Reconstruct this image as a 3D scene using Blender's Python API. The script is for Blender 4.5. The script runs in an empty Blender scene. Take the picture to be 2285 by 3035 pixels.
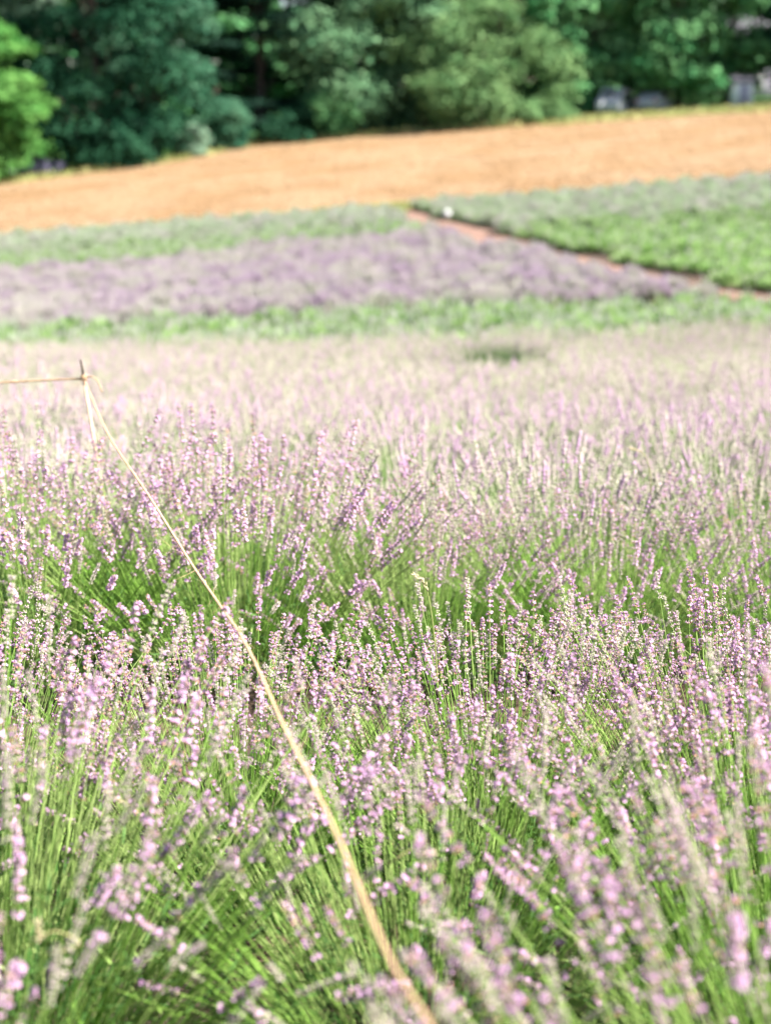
import bpy, math, random
import numpy as np
from mathutils import Matrix, Vector, Euler, Quaternion

R = math.radians
S = bpy.context.scene
rng = np.random.default_rng(7)
random.seed(7)

# ------------------------------------------------------------------ camera, light, exposure
CZ = 1.40
cam_d = bpy.data.cameras.new('camera')
cam = bpy.data.objects.new('camera', cam_d)
S.collection.objects.link(cam)
S.camera = cam
cam.location = (0, 0, CZ)
cam.rotation_euler = (R(90 - 15.0), 0, 0)
cam_d.sensor_fit = 'VERTICAL'
cam_d.sensor_height = 56.0
cam_d.lens = 80.0
cam_d.clip_start = 0.05
cam_d.clip_end = 4000
cam_d.dof.use_dof = True
cam_d.dof.focus_distance = 3.15
cam_d.dof.aperture_fstop = 3.8

SUN_EL, SUN_AZ = 50.0, 108.0          # azimuth clockwise from +Y (ahead)
w = bpy.data.worlds.new('World'); S.world = w; w.use_nodes = True
wn = w.node_tree.nodes; wl = w.node_tree.links
sky = wn.new('ShaderNodeTexSky'); sky.sky_type = 'NISHITA'; sky.sun_disc = False
sky.sun_elevation = R(SUN_EL); sky.sun_rotation = R(SUN_AZ)
wl.new(sky.outputs[0], wn['Background'].inputs[0])
wn['Background'].inputs[1].default_value = 0.05
sd = bpy.data.lights.new('sun', 'SUN'); sd.energy = 5.0; sd.angle = R(0.55); sd.color = (1.0, 0.94, 0.85)
sun = bpy.data.objects.new('sun', sd); S.collection.objects.link(sun)
sdir = Vector((math.sin(R(SUN_AZ)) * math.cos(R(SUN_EL)), math.cos(R(SUN_AZ)) * math.cos(R(SUN_EL)), math.sin(R(SUN_EL))))
sun.rotation_euler = sdir.to_track_quat('Z', 'Y').to_euler()
S.view_settings.view_transform = 'Standard'; S.view_settings.look = 'None'
S.view_settings.exposure = 2.08; S.view_settings.gamma = 1.0
S.view_settings.use_curve_mapping = False
S.cycles.use_denoising = True
S.cycles.max_bounces = 8
S.cycles.transparent_max_bounces = 4

# ------------------------------------------------------------------ terrain function
TY = np.array([-60, -10, 0, 1.25, 2.5, 4.3, 6, 8, 12, 18, 24, 30, 38, 47, 60, 75, 100, 120, 160, 220, 400, 1500.])
TZ = np.array([3.5, .62, .12, .05, -.08, -.25, -.44, -.67, -1.2, -1.91, -2.52, -2.83, -3.04, -3.03, -2.62, -2.05,
               -.64, .44, 2.0, 5.4, 15.4, 41.4])
CY = np.array([-60, 0, 15, 24, 35, 45, 60, 90, 120, 160, 1500.])
CC = np.array([0, 0, 0, .02, .045, .065, .075, .08, .08, .07, .0])

def pchip(x, y):
    h = np.diff(x); d = np.diff(y) / h; m = np.zeros(len(x))
    for i in range(1, len(x) - 1):
        if d[i - 1] * d[i] > 0:
            w1 = 2 * h[i] + h[i - 1]; w2 = h[i] + 2 * h[i - 1]
            m[i] = (w1 + w2) / (w1 / d[i - 1] + w2 / d[i])
    m[0] = d[0]; m[-1] = d[-1]
    def f(t):
        t = np.clip(np.asarray(t, float), x[0], x[-1]); i = np.clip(np.searchsorted(x, t) - 1, 0, len(x) - 2)
        s = (t - x[i]) / h[i]
        return (2*s**3 - 3*s**2 + 1)*y[i] + (s**3 - 2*s**2 + s)*h[i]*m[i] + (-2*s**3 + 3*s**2)*y[i+1] + (s**3 - s**2)*h[i]*m[i+1]
    return f
fz = pchip(TY, TZ); fc = pchip(CY, CC)

def ground(x, y):
    return fz(y) + fc(y) * 60 * np.tanh(np.asarray(x, float) / 60)

def gz(x, y): return float(ground(x, y))

TREE_X = np.array([-60, -40, -25, -15, -10, 0, 12, 18, 28, 50, 70.])
TREE_Y = np.array([90, 92, 97, 106, 116, 117, 113, 113, 111, 109, 108.])
def treeline(x): return np.interp(x, TREE_X, TREE_Y)
# path edges, as x for a given y
PY = np.array([33.6, 35.5, 39, 43, 46, 53, 55, 61, 66.])
PL = np.array([7.9, 7.2, 6.3, 5.4, 4.6, 2.3, 1.8, .8, 0.])
PR = np.array([9.3, 8.4, 7.35, 6.45, 5.6, 4.2, 3.6, 1.8, .7])
def pleft(y): return np.interp(y, PY, PL)
def pright(y): return np.interp(y, PY, PR)

# ------------------------------------------------------------------ helpers
def link(o): S.collection.objects.link(o); return o

def tag(o, label=None, cat=None, group=None, kind=None):
    if label: o['label'] = label
    if cat: o['category'] = cat
    if group: o['group'] = group
    if kind: o['kind'] = kind
    return o

def empty(name, loc, rz=0.0, sc=1.0):
    o = link(bpy.data.objects.new(name, None)); o.empty_display_size = .1
    o.location = loc; o.rotation_euler = (0, 0, rz); o.scale = (sc, sc, sc)
    return o

def obj(name, me, parent=None, loc=(0, 0, 0), rot=None):
    o = link(bpy.data.objects.new(name, me)); o.location = loc
    if rot is not None: o.rotation_euler = rot
    if parent is not None: o.parent = parent
    return o

class Geo:
    """collects triangles and quads with material slots, all in numpy"""
    def __init__(s): s.v = []; s.t = []; s.tm = []; s.q = []; s.qm = []; s.n = 0
    def add(s, V, T=None, Q=None, m=0):
        V = np.asarray(V, float).reshape(-1, 3)
        if T is not None and len(T):
            T = np.asarray(T, int).reshape(-1, 3); s.t.append(T + s.n); s.tm.append(np.broadcast_to(m, (len(T),)).copy())
        if Q is not None and len(Q):
            Q = np.asarray(Q, int).reshape(-1, 4); s.q.append(Q + s.n); s.qm.append(np.broadcast_to(m, (len(Q),)).copy())
        s.v.append(V); s.n += len(V)
    def arrays(s):
        V = np.concatenate(s.v) if s.v else np.zeros((0, 3))
        T = np.concatenate(s.t) if s.t else np.zeros((0, 3), int); TM = np.concatenate(s.tm) if s.tm else np.zeros(0, int)
        Q = np.concatenate(s.q) if s.q else np.zeros((0, 4), int); QM = np.concatenate(s.qm) if s.qm else np.zeros(0, int)
        return V, T, TM, Q, QM
    def stamp(s, arr, M=None, t=None, off=0):
        V, T, TM, Q, QM = arr
        if M is not None: V = V @ np.asarray(M).T
        if t is not None: V = V + np.asarray(t)
        n = s.n; s.v.append(V); s.n += len(V)
        if len(T): s.t.append(T + n); s.tm.append(TM + off)
        if len(Q): s.q.append(Q + n); s.qm.append(QM + off)
    def mesh(s, name, mats, smooth=False):
        V, T, TM, Q, QM = s.arrays()
        me = bpy.data.meshes.new(name)
        me.vertices.add(len(V)); me.vertices.foreach_set('co', V.astype(np.float32).ravel())
        nt, nq = len(T), len(Q)
        me.loops.add(nt * 3 + nq * 4); me.polygons.add(nt + nq)
        me.loops.foreach_set('vertex_index', np.concatenate([T.ravel(), Q.ravel()]).astype(np.int32))
        me.polygons.foreach_set('loop_start', np.concatenate([np.arange(nt) * 3, nt * 3 + np.arange(nq) * 4]).astype(np.int32))
        for m in mats: me.materials.append(m)
        me.polygons.foreach_set('material_index', np.concatenate([TM, QM]).astype(np.int32))
        me.update(calc_edges=True)
        if smooth: me.polygons.foreach_set('use_smooth', np.ones(nt + nq, bool))
        me.validate()
        return me

def frame(d):
    d = np.asarray(d, float); d = d / np.linalg.norm(d)
    a = np.array([1., 0, 0]) if abs(d[0]) < .8 else np.array([0, 1., 0])
    u = np.cross(d, a); u /= np.linalg.norm(u); v = np.cross(d, u)
    return u, v, d

def tube(g, pts, rad, k=6, m=0, cap=True, phase=0.):
    pts = np.asarray(pts, float); n = len(pts); rad = np.broadcast_to(rad, (n,))
    tn = np.gradient(pts, axis=0); V = []
    u, v, _ = frame(tn[0])
    for i in range(n):
        d = tn[i] / np.linalg.norm(tn[i]); u = u - d * (u @ d); u /= np.linalg.norm(u); v = np.cross(d, u)
        for j in range(k):
            a = 2 * math.pi * j / k + phase
            V.append(pts[i] + rad[i] * (math.cos(a) * u + math.sin(a) * v))
    Q = [(i*k + j, i*k + (j+1) % k, (i+1)*k + (j+1) % k, (i+1)*k + j) for i in range(n-1) for j in range(k)]
    T = []
    if cap:
        V.append(pts[0]); V.append(pts[-1]); c0, c1 = n*k, n*k + 1
        T = [(c0, (j+1) % k, j) for j in range(k)] + [(c1, (n-1)*k + j, (n-1)*k + (j+1) % k) for j in range(k)]
    g.add(V, T, Q, m)

def box(g, c, s, m=0, rz=0.):
    c = np.array(c, float); s = np.array(s, float) / 2
    V = np.array([(x, y, z) for z in (-1, 1) for y in (-1, 1) for x in (-1, 1)]) * s
    ca, sa = math.cos(rz), math.sin(rz)
    V = V @ np.array([[ca, sa, 0], [-sa, ca, 0], [0, 0, 1]]) + c
    g.add(V, None, [(0, 2, 3, 1), (4, 5, 7, 6), (0, 1, 5, 4), (2, 6, 7, 3), (0, 4, 6, 2), (1, 3, 7, 5)], m)

# ------------------------------------------------------------------ materials
def mat(name, col, rough=.7, var=.0, scale=8., hue=.0, trans=0., tcol=None, rand=0., col2=None, lo=.4, hi=.6, bump=0., detail=3, spec=.3):
    m = bpy.data.materials.new(name); m.use_nodes = True
    nt = m.node_tree; N = nt.nodes; L = nt.links
    b = N['Principled BSDF']; b.inputs['Roughness'].default_value = rough
    b.inputs['Specular IOR Level'].default_value = spec
    b.inputs['Base Color'].default_value = (*col, 1)
    src = None
    if var or col2 or rand or bump:
        geo = N.new('ShaderNodeNewGeometry')
        nz = N.new('ShaderNodeTexNoise'); nz.inputs['Scale'].default_value = scale; nz.inputs['Detail'].default_value = detail
        L.new(geo.outputs['Position'], nz.inputs['Vector'])
        base = N.new('ShaderNodeMixRGB'); base.inputs[1].default_value = (*col, 1)
        base.inputs[2].default_value = (*(col2 or col), 1)
        mr = N.new('ShaderNodeMapRange'); mr.inputs[1].default_value = lo; mr.inputs[2].default_value = hi
        L.new(nz.outputs[0], mr.inputs[0]); L.new(mr.outputs[0], base.inputs[0])
        src = base.outputs[0]
        if var or rand:
            hs = N.new('ShaderNodeHueSaturation'); L.new(src, hs.inputs['Color'])
            add = N.new('ShaderNodeMath'); add.operation = 'MULTIPLY_ADD'
            n2 = N.new('ShaderNodeTexNoise'); n2.inputs['Scale'].default_value = scale * 2.3; n2.inputs['Detail'].default_value = 2
            L.new(geo.outputs['Position'], n2.inputs['Vector'])
            L.new(n2.outputs[0], add.inputs[0]); add.inputs[1].default_value = var * 2.5; add.inputs[2].default_value = 1 - var * 1.25
            val = add.outputs[0]
            if rand:
                oi = N.new('ShaderNodeObjectInfo'); a2 = N.new('ShaderNodeMath'); a2.operation = 'MULTIPLY_ADD'
                L.new(oi.outputs['Random'], a2.inputs[0]); a2.inputs[1].default_value = rand; a2.inputs[2].default_value = -rand / 2
                a3 = N.new('ShaderNodeMath'); L.new(val, a3.inputs[0]); L.new(a2.outputs[0], a3.inputs[1]); val = a3.outputs[0]
            L.new(val, hs.inputs['Value']); src = hs.outputs[0]
        L.new(src, b.inputs['Base Color'])
        if bump:
            bp = N.new('ShaderNodeBump'); bp.inputs['Strength'].default_value = bump; bp.inputs['Distance'].default_value = .05
            L.new(nz.outputs[0], bp.inputs['Height']); L.new(bp.outputs[0], b.inputs['Normal'])
    if trans:
        tr = N.new('ShaderNodeBsdfTranslucent'); mx = N.new('ShaderNodeMixShader'); mx.inputs[0].default_value = trans
        if tcol: tr.inputs[0].default_value = (*tcol, 1)
        elif src: L.new(src, tr.inputs[0])
        else: tr.inputs[0].default_value = (*col, 1)
        L.new(b.outputs[0], mx.inputs[1]); L.new(tr.outputs[0], mx.inputs[2]); L.new(mx.outputs[0], N['Material Output'].inputs[0])
    return m

M = {}
M['stem'] = mat('stem_green', (.23, .42, .075), .55, .25, 3., rand=.3, trans=.48, col2=(.38, .50, .18), spec=.12)
M['calyx'] = mat('calyx_mauve', (.38, .22, .33), .7, .3, 60., rand=.3, trans=.15, col2=(.46, .37, .34))
M['petal'] = mat('petal_lilac', (.60, .37, .59), .6, .15, 40., rand=.2, trans=.35)
M['bud'] = mat('bud_cream', (.52, .48, .39), .7, .2, 50., rand=.2, trans=.3, col2=(.56, .45, .47))
M['spent'] = mat('spent_floret', (.42, .22, .15), .8, .3, 50., rand=.3)
M['leaf'] = mat('leaf_grey_green', (.045, .125, .025), .6, .3, 5., rand=.2, trans=.3, col2=(.09, .18, .05), spec=.1)
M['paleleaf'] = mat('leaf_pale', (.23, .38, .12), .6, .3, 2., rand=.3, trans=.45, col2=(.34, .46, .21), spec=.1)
M['farpurple'] = mat('far_bloom', (.50, .41, .485), .7, .14, .9, trans=.45, col2=(.54, .52, .47))
M['fargrey'] = mat('far_faded_bloom', (.52, .50, .47), .7, .2, 1.5, trans=.45, col2=(.46, .54, .38))
M['soil'] = mat('dark_soil', (.045, .032, .024), .95, .3, 3., col2=(.085, .055, .038), bump=.8, detail=8)
M['straw'] = mat('straw', (.24, .148, .073), .85, .16, .22, col2=(.28, .188, .108), trans=.15)
M['verge'] = mat('verge_grass', (.28, .32, .11), .8, .25, .8, trans=.2, col2=(.40, .38, .17))
M['dry'] = mat('dry_grass', (.60, .52, .34), .7, .15, 20., trans=.3)
M['twine'] = mat('sisal', (.40, .265, .16), .85, .25, 150., col2=(.50, .35, .22))
M['stake'] = mat('stake_wood', (.40, .29, .21), .8, .2, 40., col2=(.48, .38, .28))
M['staketip'] = mat('stake_dark', (.07, .05, .04), .8, .2, 90.)
M['bark'] = mat('bark', (.07, .055, .045), .9, .3, 3., bump=.6)
M['white'] = mat('white_paint', (.75, .75, .78), .35)
M['silver'] = mat('silver_paint', (.42, .42, .45), .6)
M['glass'] = mat('dark_glass', (.05, .06, .07), .1, spec=.6)
M['tyre'] = mat('tyre', (.02, .02, .02), .8)
M['lilac'] = mat('pale_lilac_paint', (.13, .12, .20), .6)
M['wall'] = mat('pale_house_wall', (.36, .33, .43), .8, .1, 1.)
M['roofm'] = mat('house_roof', (.15, .14, .18), .8, .2, 2.)
M['black'] = mat('insect_black', (.01, .01, .01), .4)
M['red'] = mat('lamp_red', (.4, .02, .02), .3)

# ------------------------------------------------------------------ the ground and its zones
def grid_mesh(xs, ys, m, lift=0., name='g'):
    X, Y = np.meshgrid(xs, ys); Z = ground(X, Y) + lift
    g = Geo(); nx, ny = len(xs), len(ys)
    i, j = np.meshgrid(np.arange(nx - 1), np.arange(ny - 1)); a = (j * nx + i).ravel()
    g.add(np.stack([X.ravel(), Y.ravel(), Z.ravel()], 1), None, np.stack([a, a + 1, a + nx + 1, a + nx], 1))
    return g.mesh(name, [m], True)

ys = np.concatenate([np.arange(-60, -2, 4), np.arange(-2, 30, .25), np.arange(30, 130, .8), np.arange(130, 400, 8), np.linspace(400, 1500, 30)])
xs = np.concatenate([-np.geomspace(900, 12, 30), np.arange(-11.5, 12, .5), np.geomspace(12, 900, 30)])
tag(obj('ground', grid_mesh(xs, ys, M['soil'], 0, 'ground')), kind='structure')

def strip_sheet(name, fx0, fx1, y0, y1, m, lift, nx=60, ny=60, warp=None):
    g = Geo(); V = []
    for b in np.linspace(0, 1, ny):
        for a in np.linspace(0, 1, nx):
            if warp: x, y = warp(a, b)
            else:
                y = y0 + (y1 - y0) * b; x = fx0(y) + (fx1(y) - fx0(y)) * a
            V.append((x, y, gz(x, y) + lift))
    Q = [(j*nx + i, j*nx + i + 1, (j+1)*nx + i + 1, (j+1)*nx + i) for j in range(ny - 1) for i in range(nx - 1)]
    g.add(V, None, Q); return tag(obj(name, g.mesh(name, [m], True)), kind='structure')

strip_sheet('straw_field', None, None, 0, 0, M['straw'], .07, 110, 60, lambda a, b: (-70 + 140*a, 66 + (float(treeline(-70 + 140*a)) + .3 - 66)*b))
strip_sheet('woodland_floor', None, None, 0, 0, M['leaf'], .09, 110, 40, lambda a, b: (-110 + 220*a, float(treeline(-110 + 220*a)) + .3 + b*110))
strip_sheet('grass_verge', None, None, 0, 0, M['verge'], .05, 80, 8, lambda a, b: (-60 + 75*a, 64.3 + 1.7*b))

# straw stalks over the tan field and grass along its edges
def tufts(name, P, h, wd, m, nb=3, lean=.5):
    n = len(P); g = Geo()
    for b in range(nb):
        a = rng.uniform(0, 2*np.pi, n); l = rng.uniform(0, lean, n); hh = h * rng.uniform(.6, 1.2, n)
        dirx = np.cos(a); diry = np.sin(a)
        base = P.copy(); base[:, 0] += rng.normal(0, wd, n); base[:, 1] += rng.normal(0, wd, n)
        s = np.stack([-diry, dirx, np.zeros(n)], 1) * wd / 2
        tip = base + np.stack([dirx*l*hh, diry*l*hh, hh], 1)
        V = np.stack([base - s, base + s, tip], 1).reshape(-1, 3)
        g.add(V, np.arange(3*n).reshape(-1, 3))
    return obj(name, g.mesh(name, [m]))

n = 60000
px = rng.uniform(-45, 45, n); py = 66 + (treeline(px) - 66) * rng.uniform(0, 1, n) ** 1.3
tag(tufts('straw_stubble', np.stack([px, py, ground(px, py)], 1), .15, .06, M['straw']), 'dense orange tan straw covering the sloping field below the trees', 'straw', kind='stuff')
n = 7000
px = rng.uniform(-45, 45, n); py = treeline(px) + rng.normal(0, .5, n)
k = rng.uniform(0, 1, n) < np.where(px > 8, 1, .45)
px, py = px[k], py[k]; py = np.where(px > 12, py + rng.normal(0, 1.2, len(py)), py)
tag(tufts('edge_grass', np.stack([px, py, ground(px, py)], 1), .5, .13, M['verge']), 'yellow green grass edging the top of the tan field below the trees', 'grass', kind='stuff')
n = 3000
px = rng.uniform(-3, 2, n); py = rng.uniform(64.3, 66.2, n)
px2 = rng.uniform(-40, 14, 3000); py2 = rng.uniform(65, 66, 3000)
px = np.concatenate([px, px2]); py = np.concatenate([py, py2])
tag(tufts('verge_tufts', np.stack([px, py, ground(px, py)], 1), .3, .10, M['verge']), 'low yellow green grass between the lavender beds and the straw field', 'grass', kind='stuff')
tag(strip_sheet('path', pleft, pright, 33.7, 64.5, mat('path_earth', (.15, .088, .068), .95, .25, 1.2, col2=(.21, .13, .10), bump=.5), .03, 6, 80), kind='structure')

# ------------------------------------------------------------------ lavender stalks
def whorl_head(g, p0, axis_pts, lod, style, rs):
    """flower head along a polyline; style: open, mauve, pale"""
    nwh = len(axis_pts)
    for i, (p, d) in enumerate(axis_pts):
        t = i / max(1, nwh - 1)
        u, v, d = frame(d)
        size = (1.0 - .45 * t) * (1.1 if i else .85)
        if lod == 0:
            nc = rs.integers(5, 8)
            for c in range(nc):
                a = 2*math.pi*(c + rs.uniform(-.3, .3))/nc + i
                o = math.cos(a)*u + math.sin(a)*v
                el = rs.uniform(.5, 1.2) if style != 'pale' else rs.uniform(.85, 1.4)
                ax = o*math.cos(el) + d*math.sin(el); ax /= np.linalg.norm(ax)
                ln = rs.uniform(.0045, .0068)*size*(1 if style != 'pale' else .95); wd = .0011*size + .0003
                s1, s2, _ = frame(ax); b = p + o*.0012 + d*rs.uniform(-.0022, .0022)
                mid = b + ax*ln*.62; tip = b + ax*ln
                V = [b] + [mid + wd*(math.cos(q)*s1 + math.sin(q)*s2) for q in (0, 1.571, 3.142, 4.712)] + [tip]
                T = [(0, 2, 1), (0, 3, 2), (0, 4, 3), (0, 1, 4), (5, 1, 2), (5, 2, 3), (5, 3, 4), (5, 4, 1)]
                m = 2 if style == 'pale' else (1 if rs.uniform() > .09 else 4)
                g.add(V, T, None, m)
                popen = {'open': .62, 'mauve': .22, 'pale': .03}[style]
                if rs.uniform() < popen * (1 - .35*t):
                    # corolla: five small petals splayed at the calyx mouth
                    r = .0030*rs.uniform(.8, 1.25); c0 = tip
                    V = [c0 - ax*.001]; T = []
                    for q in range(5):
                        aa = 2*math.pi*q/5 + rs.uniform(-.2, .2)
                        e = math.cos(aa)*s1 + math.sin(aa)*s2; f = np.cross(ax, e)
                        V += [c0 + e*r*.55 + f*r*.42 + ax*.001, c0 + e*r + ax*rs.uniform(-.001, .002), c0 + e*r*.55 - f*r*.42 + ax*.001]
                        k = 1 + q*3; T += [(0, k, k+1), (0, k+1, k+2)]
                    g.add(V, T, None, 3)
            # small bracts beneath
            for c in range(2):
                a = math.pi*c + i; o = math.cos(a)*u + math.sin(a)*v
                g.add([p - v*.0, p + o*.004 + u*.001, p + o*.006 + d*.003], [(0, 1, 2)], None, 4 if style != 'pale' else 2)
        else:
            r = .0062*size*(1 if style != 'pale' else .7)*(1 if lod == 1 else 1.8)
            hh = .0078*(1 if lod == 1 else 1.5)*rs.uniform(.7, 1.3)
            ang = [0, 1.571, 3.142, 4.712] if lod == 1 else [0, 2.094, 4.189]
            V = [p - d*hh*.5] + [p + d*hh*.25 + r*(math.cos(q + i)*u + math.sin(q + i)*v)*rs.uniform(.7, 1.4) for q in ang] + [p + d*hh]
            k = len(ang)
            T = [(0, (j+1) % k + 1, j+1) for j in range(k)] + [(k+1, j+1, (j+1) % k + 1) for j in range(k)]
            mm = [({'open': 3, 'mauve': 1, 'pale': 2}[style] if rs.uniform() > .38 else {'open': 1, 'mauve': 3, 'pale': 2}[style]) for _ in T]
            g.add(V, T, None, np.array(mm))

def stalk(rs, style, lod):
    """one flowering stalk, base at the origin, about 0.42 m long"""
    L = rs.uniform(.36, .46); bend = rs.uniform(.01, .07); wob = rs.uniform(-.012, .012)
    ns = {0: 7, 1: 4, 2: 3}[lod]
    f = lambda t: np.array([bend*t*t*1.2, wob*math.sin(3*t), L*t])
    g = Geo(); pts = [f(t) for t in np.linspace(0, 1, ns)]
    tube(g, pts, np.linspace(.0012, .0007, ns) * (1 if lod == 0 else 1.2), 3 + (lod == 0), 0, False)
    hl = rs.uniform(.045, .085); sp = rs.uniform(.0085, .0125) if style != 'pale' else .0075
    nw = max(5, int(hl / sp) + 2); ax = []
    tt = [1 - (k*sp*(.52 + .055*k) + rs.uniform(-.0016, .0016))/L for k in range(nw)]
    if style != 'pale' and rs.uniform() < .6: tt.append(tt[-1] - rs.uniform(.018, .03)/L)
    if lod: tt = tt[::2 if lod == 2 else 1]
    for t in sorted(tt): t = min(t, 1.0); ax.append((f(t), f(t + .01) - f(t - .01)))
    whorl_head(g, None, ax, lod, style, rs)
    if lod == 0 and style != 'open' and rs.uniform() < .7:   # a pair of leaves low on the stalk
        for s in (-1, 1):
            p = f(.18); g.add([p, p + [s*.012, .002, .010], p + [s*.030, 0, .024], p + [s*.013, -.002, .008]], None, [(0, 1, 2, 3)], 0)
    return g

MS = [M['stem'], M['calyx'], M['bud'], M['petal'], M['spent']]
STY = ['open']*5 + ['mauve']*4 + ['pale']*4
STALK = {}
for lod in (0, 1, 2):
    rs = np.random.default_rng(11)
    STALK[lod] = [stalk(rs, s, lod) for s in STY]
STALK_ME = [g.mesh('flower_stalk', MS) for g in STALK[0]]
ARR = {l: [g.arrays() for g in STALK[l]] for l in STALK}

def stalk_frames(rs, n, spread=52, base_r=.15, z0=.10, lean=(0, 0)):
    """positions, unit axes, twist and scale of the stalks of one bush"""
    out = []
    for i in range(n):
        th = i*2.39996 + rs.uniform(-.3, .3); r = math.sqrt((i + .5)/n)
        tilt = R(spread)*r**1.15 + rs.normal(0, R(6)); a = th + rs.normal(0, .12)
        d = np.array([math.sin(tilt)*math.cos(a) + lean[0], math.sin(tilt)*math.sin(a) + lean[1], math.cos(tilt)])
        d /= np.linalg.norm(d)
        p = np.array([base_r*r*math.cos(th), base_r*r*math.sin(th), z0 + rs.uniform(-.03, .03) - .03*r])
        u = np.array([math.cos(a), math.sin(a), 0]); u = -u if rs.uniform() < .35 else u
        u = u - d*(u @ d); u /= np.linalg.norm(u); v = np.cross(d, u)
        out.append((p, np.stack([u, v, d], 1) * rs.uniform(.80, 1.16)))
    return out

def pick(rs, mix):
    c = rs.choice(3, p=mix)
    return int(rs.integers(*[(0, 5), (5, 9), (9, 13)][c]))

def foliage(rs, nshoot=150, nleaf=26, nstem=420, lod=0):
    g = Geo(); V = []; 
    nl = nleaf
    for s in range(nshoot):
        r = math.sqrt(rs.uniform()); th = rs.uniform(0, 2*math.pi); tilt = R(66)*r + rs.normal(0, .12)
        d = np.array([math.sin(tilt)*math.cos(th), math.sin(tilt)*math.sin(th), math.cos(tilt)])
        p = np.array([.14*r*math.cos(th), .14*r*math.sin(th), .02]); L = rs.uniform(.15, .27)
        u, v, d = frame(d)
        t = np.linspace(.25, 1, nl)[:, None]; c = p + d*L*t + np.array([0, 0, 1])*.04*t*t
        a = (np.arange(nl)*1.5708 + rs.uniform(-.4, .4, nl))[:, None]; o = np.cos(a)*u + np.sin(a)*v
        e = rs.uniform(.5, 1.0, nl)[:, None]; ax = o*np.cos(e) + d*np.sin(e); ll = rs.uniform(.022, .042, nl)[:, None]
        sd = np.cross(ax, d); sd /= np.linalg.norm(sd, axis=1, keepdims=True) + 1e-9; wd = .0016*(1 + lod)
        q = np.stack([c, c + ax*ll*.5 + sd*wd, c + ax*ll, c + ax*ll*.5 - sd*wd], 1).reshape(-1, 3)
        V.append(q)
        g.add([p, p + d*L*.6 + u*.0015, p + d*L, p + d*L*.6 - u*.0015], None, [(0, 1, 2, 3)], 0)
    V = np.concatenate(V); g.add(V, None, np.arange(len(V)).reshape(-1, 4), 0)
    for s in range(nstem):   # green flowerless stems between the stalks
        r = math.sqrt(rs.uniform()); th = rs.uniform(0, 2*math.pi); tilt = R(44)*r + rs.normal(0, .1)
        d = np.array([math.sin(tilt)*math.cos(th), math.sin(tilt)*math.sin(th), math.cos(tilt)])
        p = np.array([.22*r*math.cos(th), .22*r*math.sin(th), .06]); L = rs.uniform(.24, .40)
        b = rs.uniform(-.03, .03, 3); u, v, _ = frame(d); wd = .0011*(1 + .6*lod)
        pts = [p + d*L*t + b*t*t for t in (0, .5, 1)]
        if lod == 0: tube(g, pts, [wd, wd, .0004], 3, 1, False)
        else: g.add([pts[0] - u*wd, pts[0] + u*wd, pts[1] + u*wd, pts[1] - u*wd, pts[2]], [(3, 2, 4)], [(0, 1, 2, 3)], 1)
    return g

def foliage_mesh(seed, **k): return foliage(np.random.default_rng(seed), **k).mesh('foliage', [M['leaf'], M['stem']])
FOL0 = [foliage_mesh(20 + i) for i in range(3)]
FOL1 = [foliage(np.random.default_rng(30 + i), 60, 12, 170, 1).mesh('foliage', [M['leaf'], M['paleleaf']]) for i in range(3)]  # stems of the soft rows: brighter light put into a paler colour

def stalks_geo(seed, n, lod, mix, **k):
    rs = np.random.default_rng(seed); g = Geo()
    for p, Mx in stalk_frames(rs, n, **k): g.stamp(ARR[lod][pick(rs, mix)], Mx, p)
    return g
MSF = [M['paleleaf'], mat('calyx_pale', (.50, .37, .46), .7, .2, 5., trans=.3, col2=(.55, .46, .45)), mat('bud_cream_green', (.52, .53, .38), .7, .2, 5., trans=.35, col2=(.56, .48, .46)), M['petal'], M['spent']]  # paler copies of the stalk colours, with the light on the soft rows put in
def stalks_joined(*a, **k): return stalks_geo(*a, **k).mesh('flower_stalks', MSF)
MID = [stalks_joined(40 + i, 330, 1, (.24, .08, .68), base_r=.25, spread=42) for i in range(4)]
FARP = [stalks_joined(50 + i, 260, 2, (.22, .06, .72), base_r=.26, spread=42) for i in range(4)]

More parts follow.
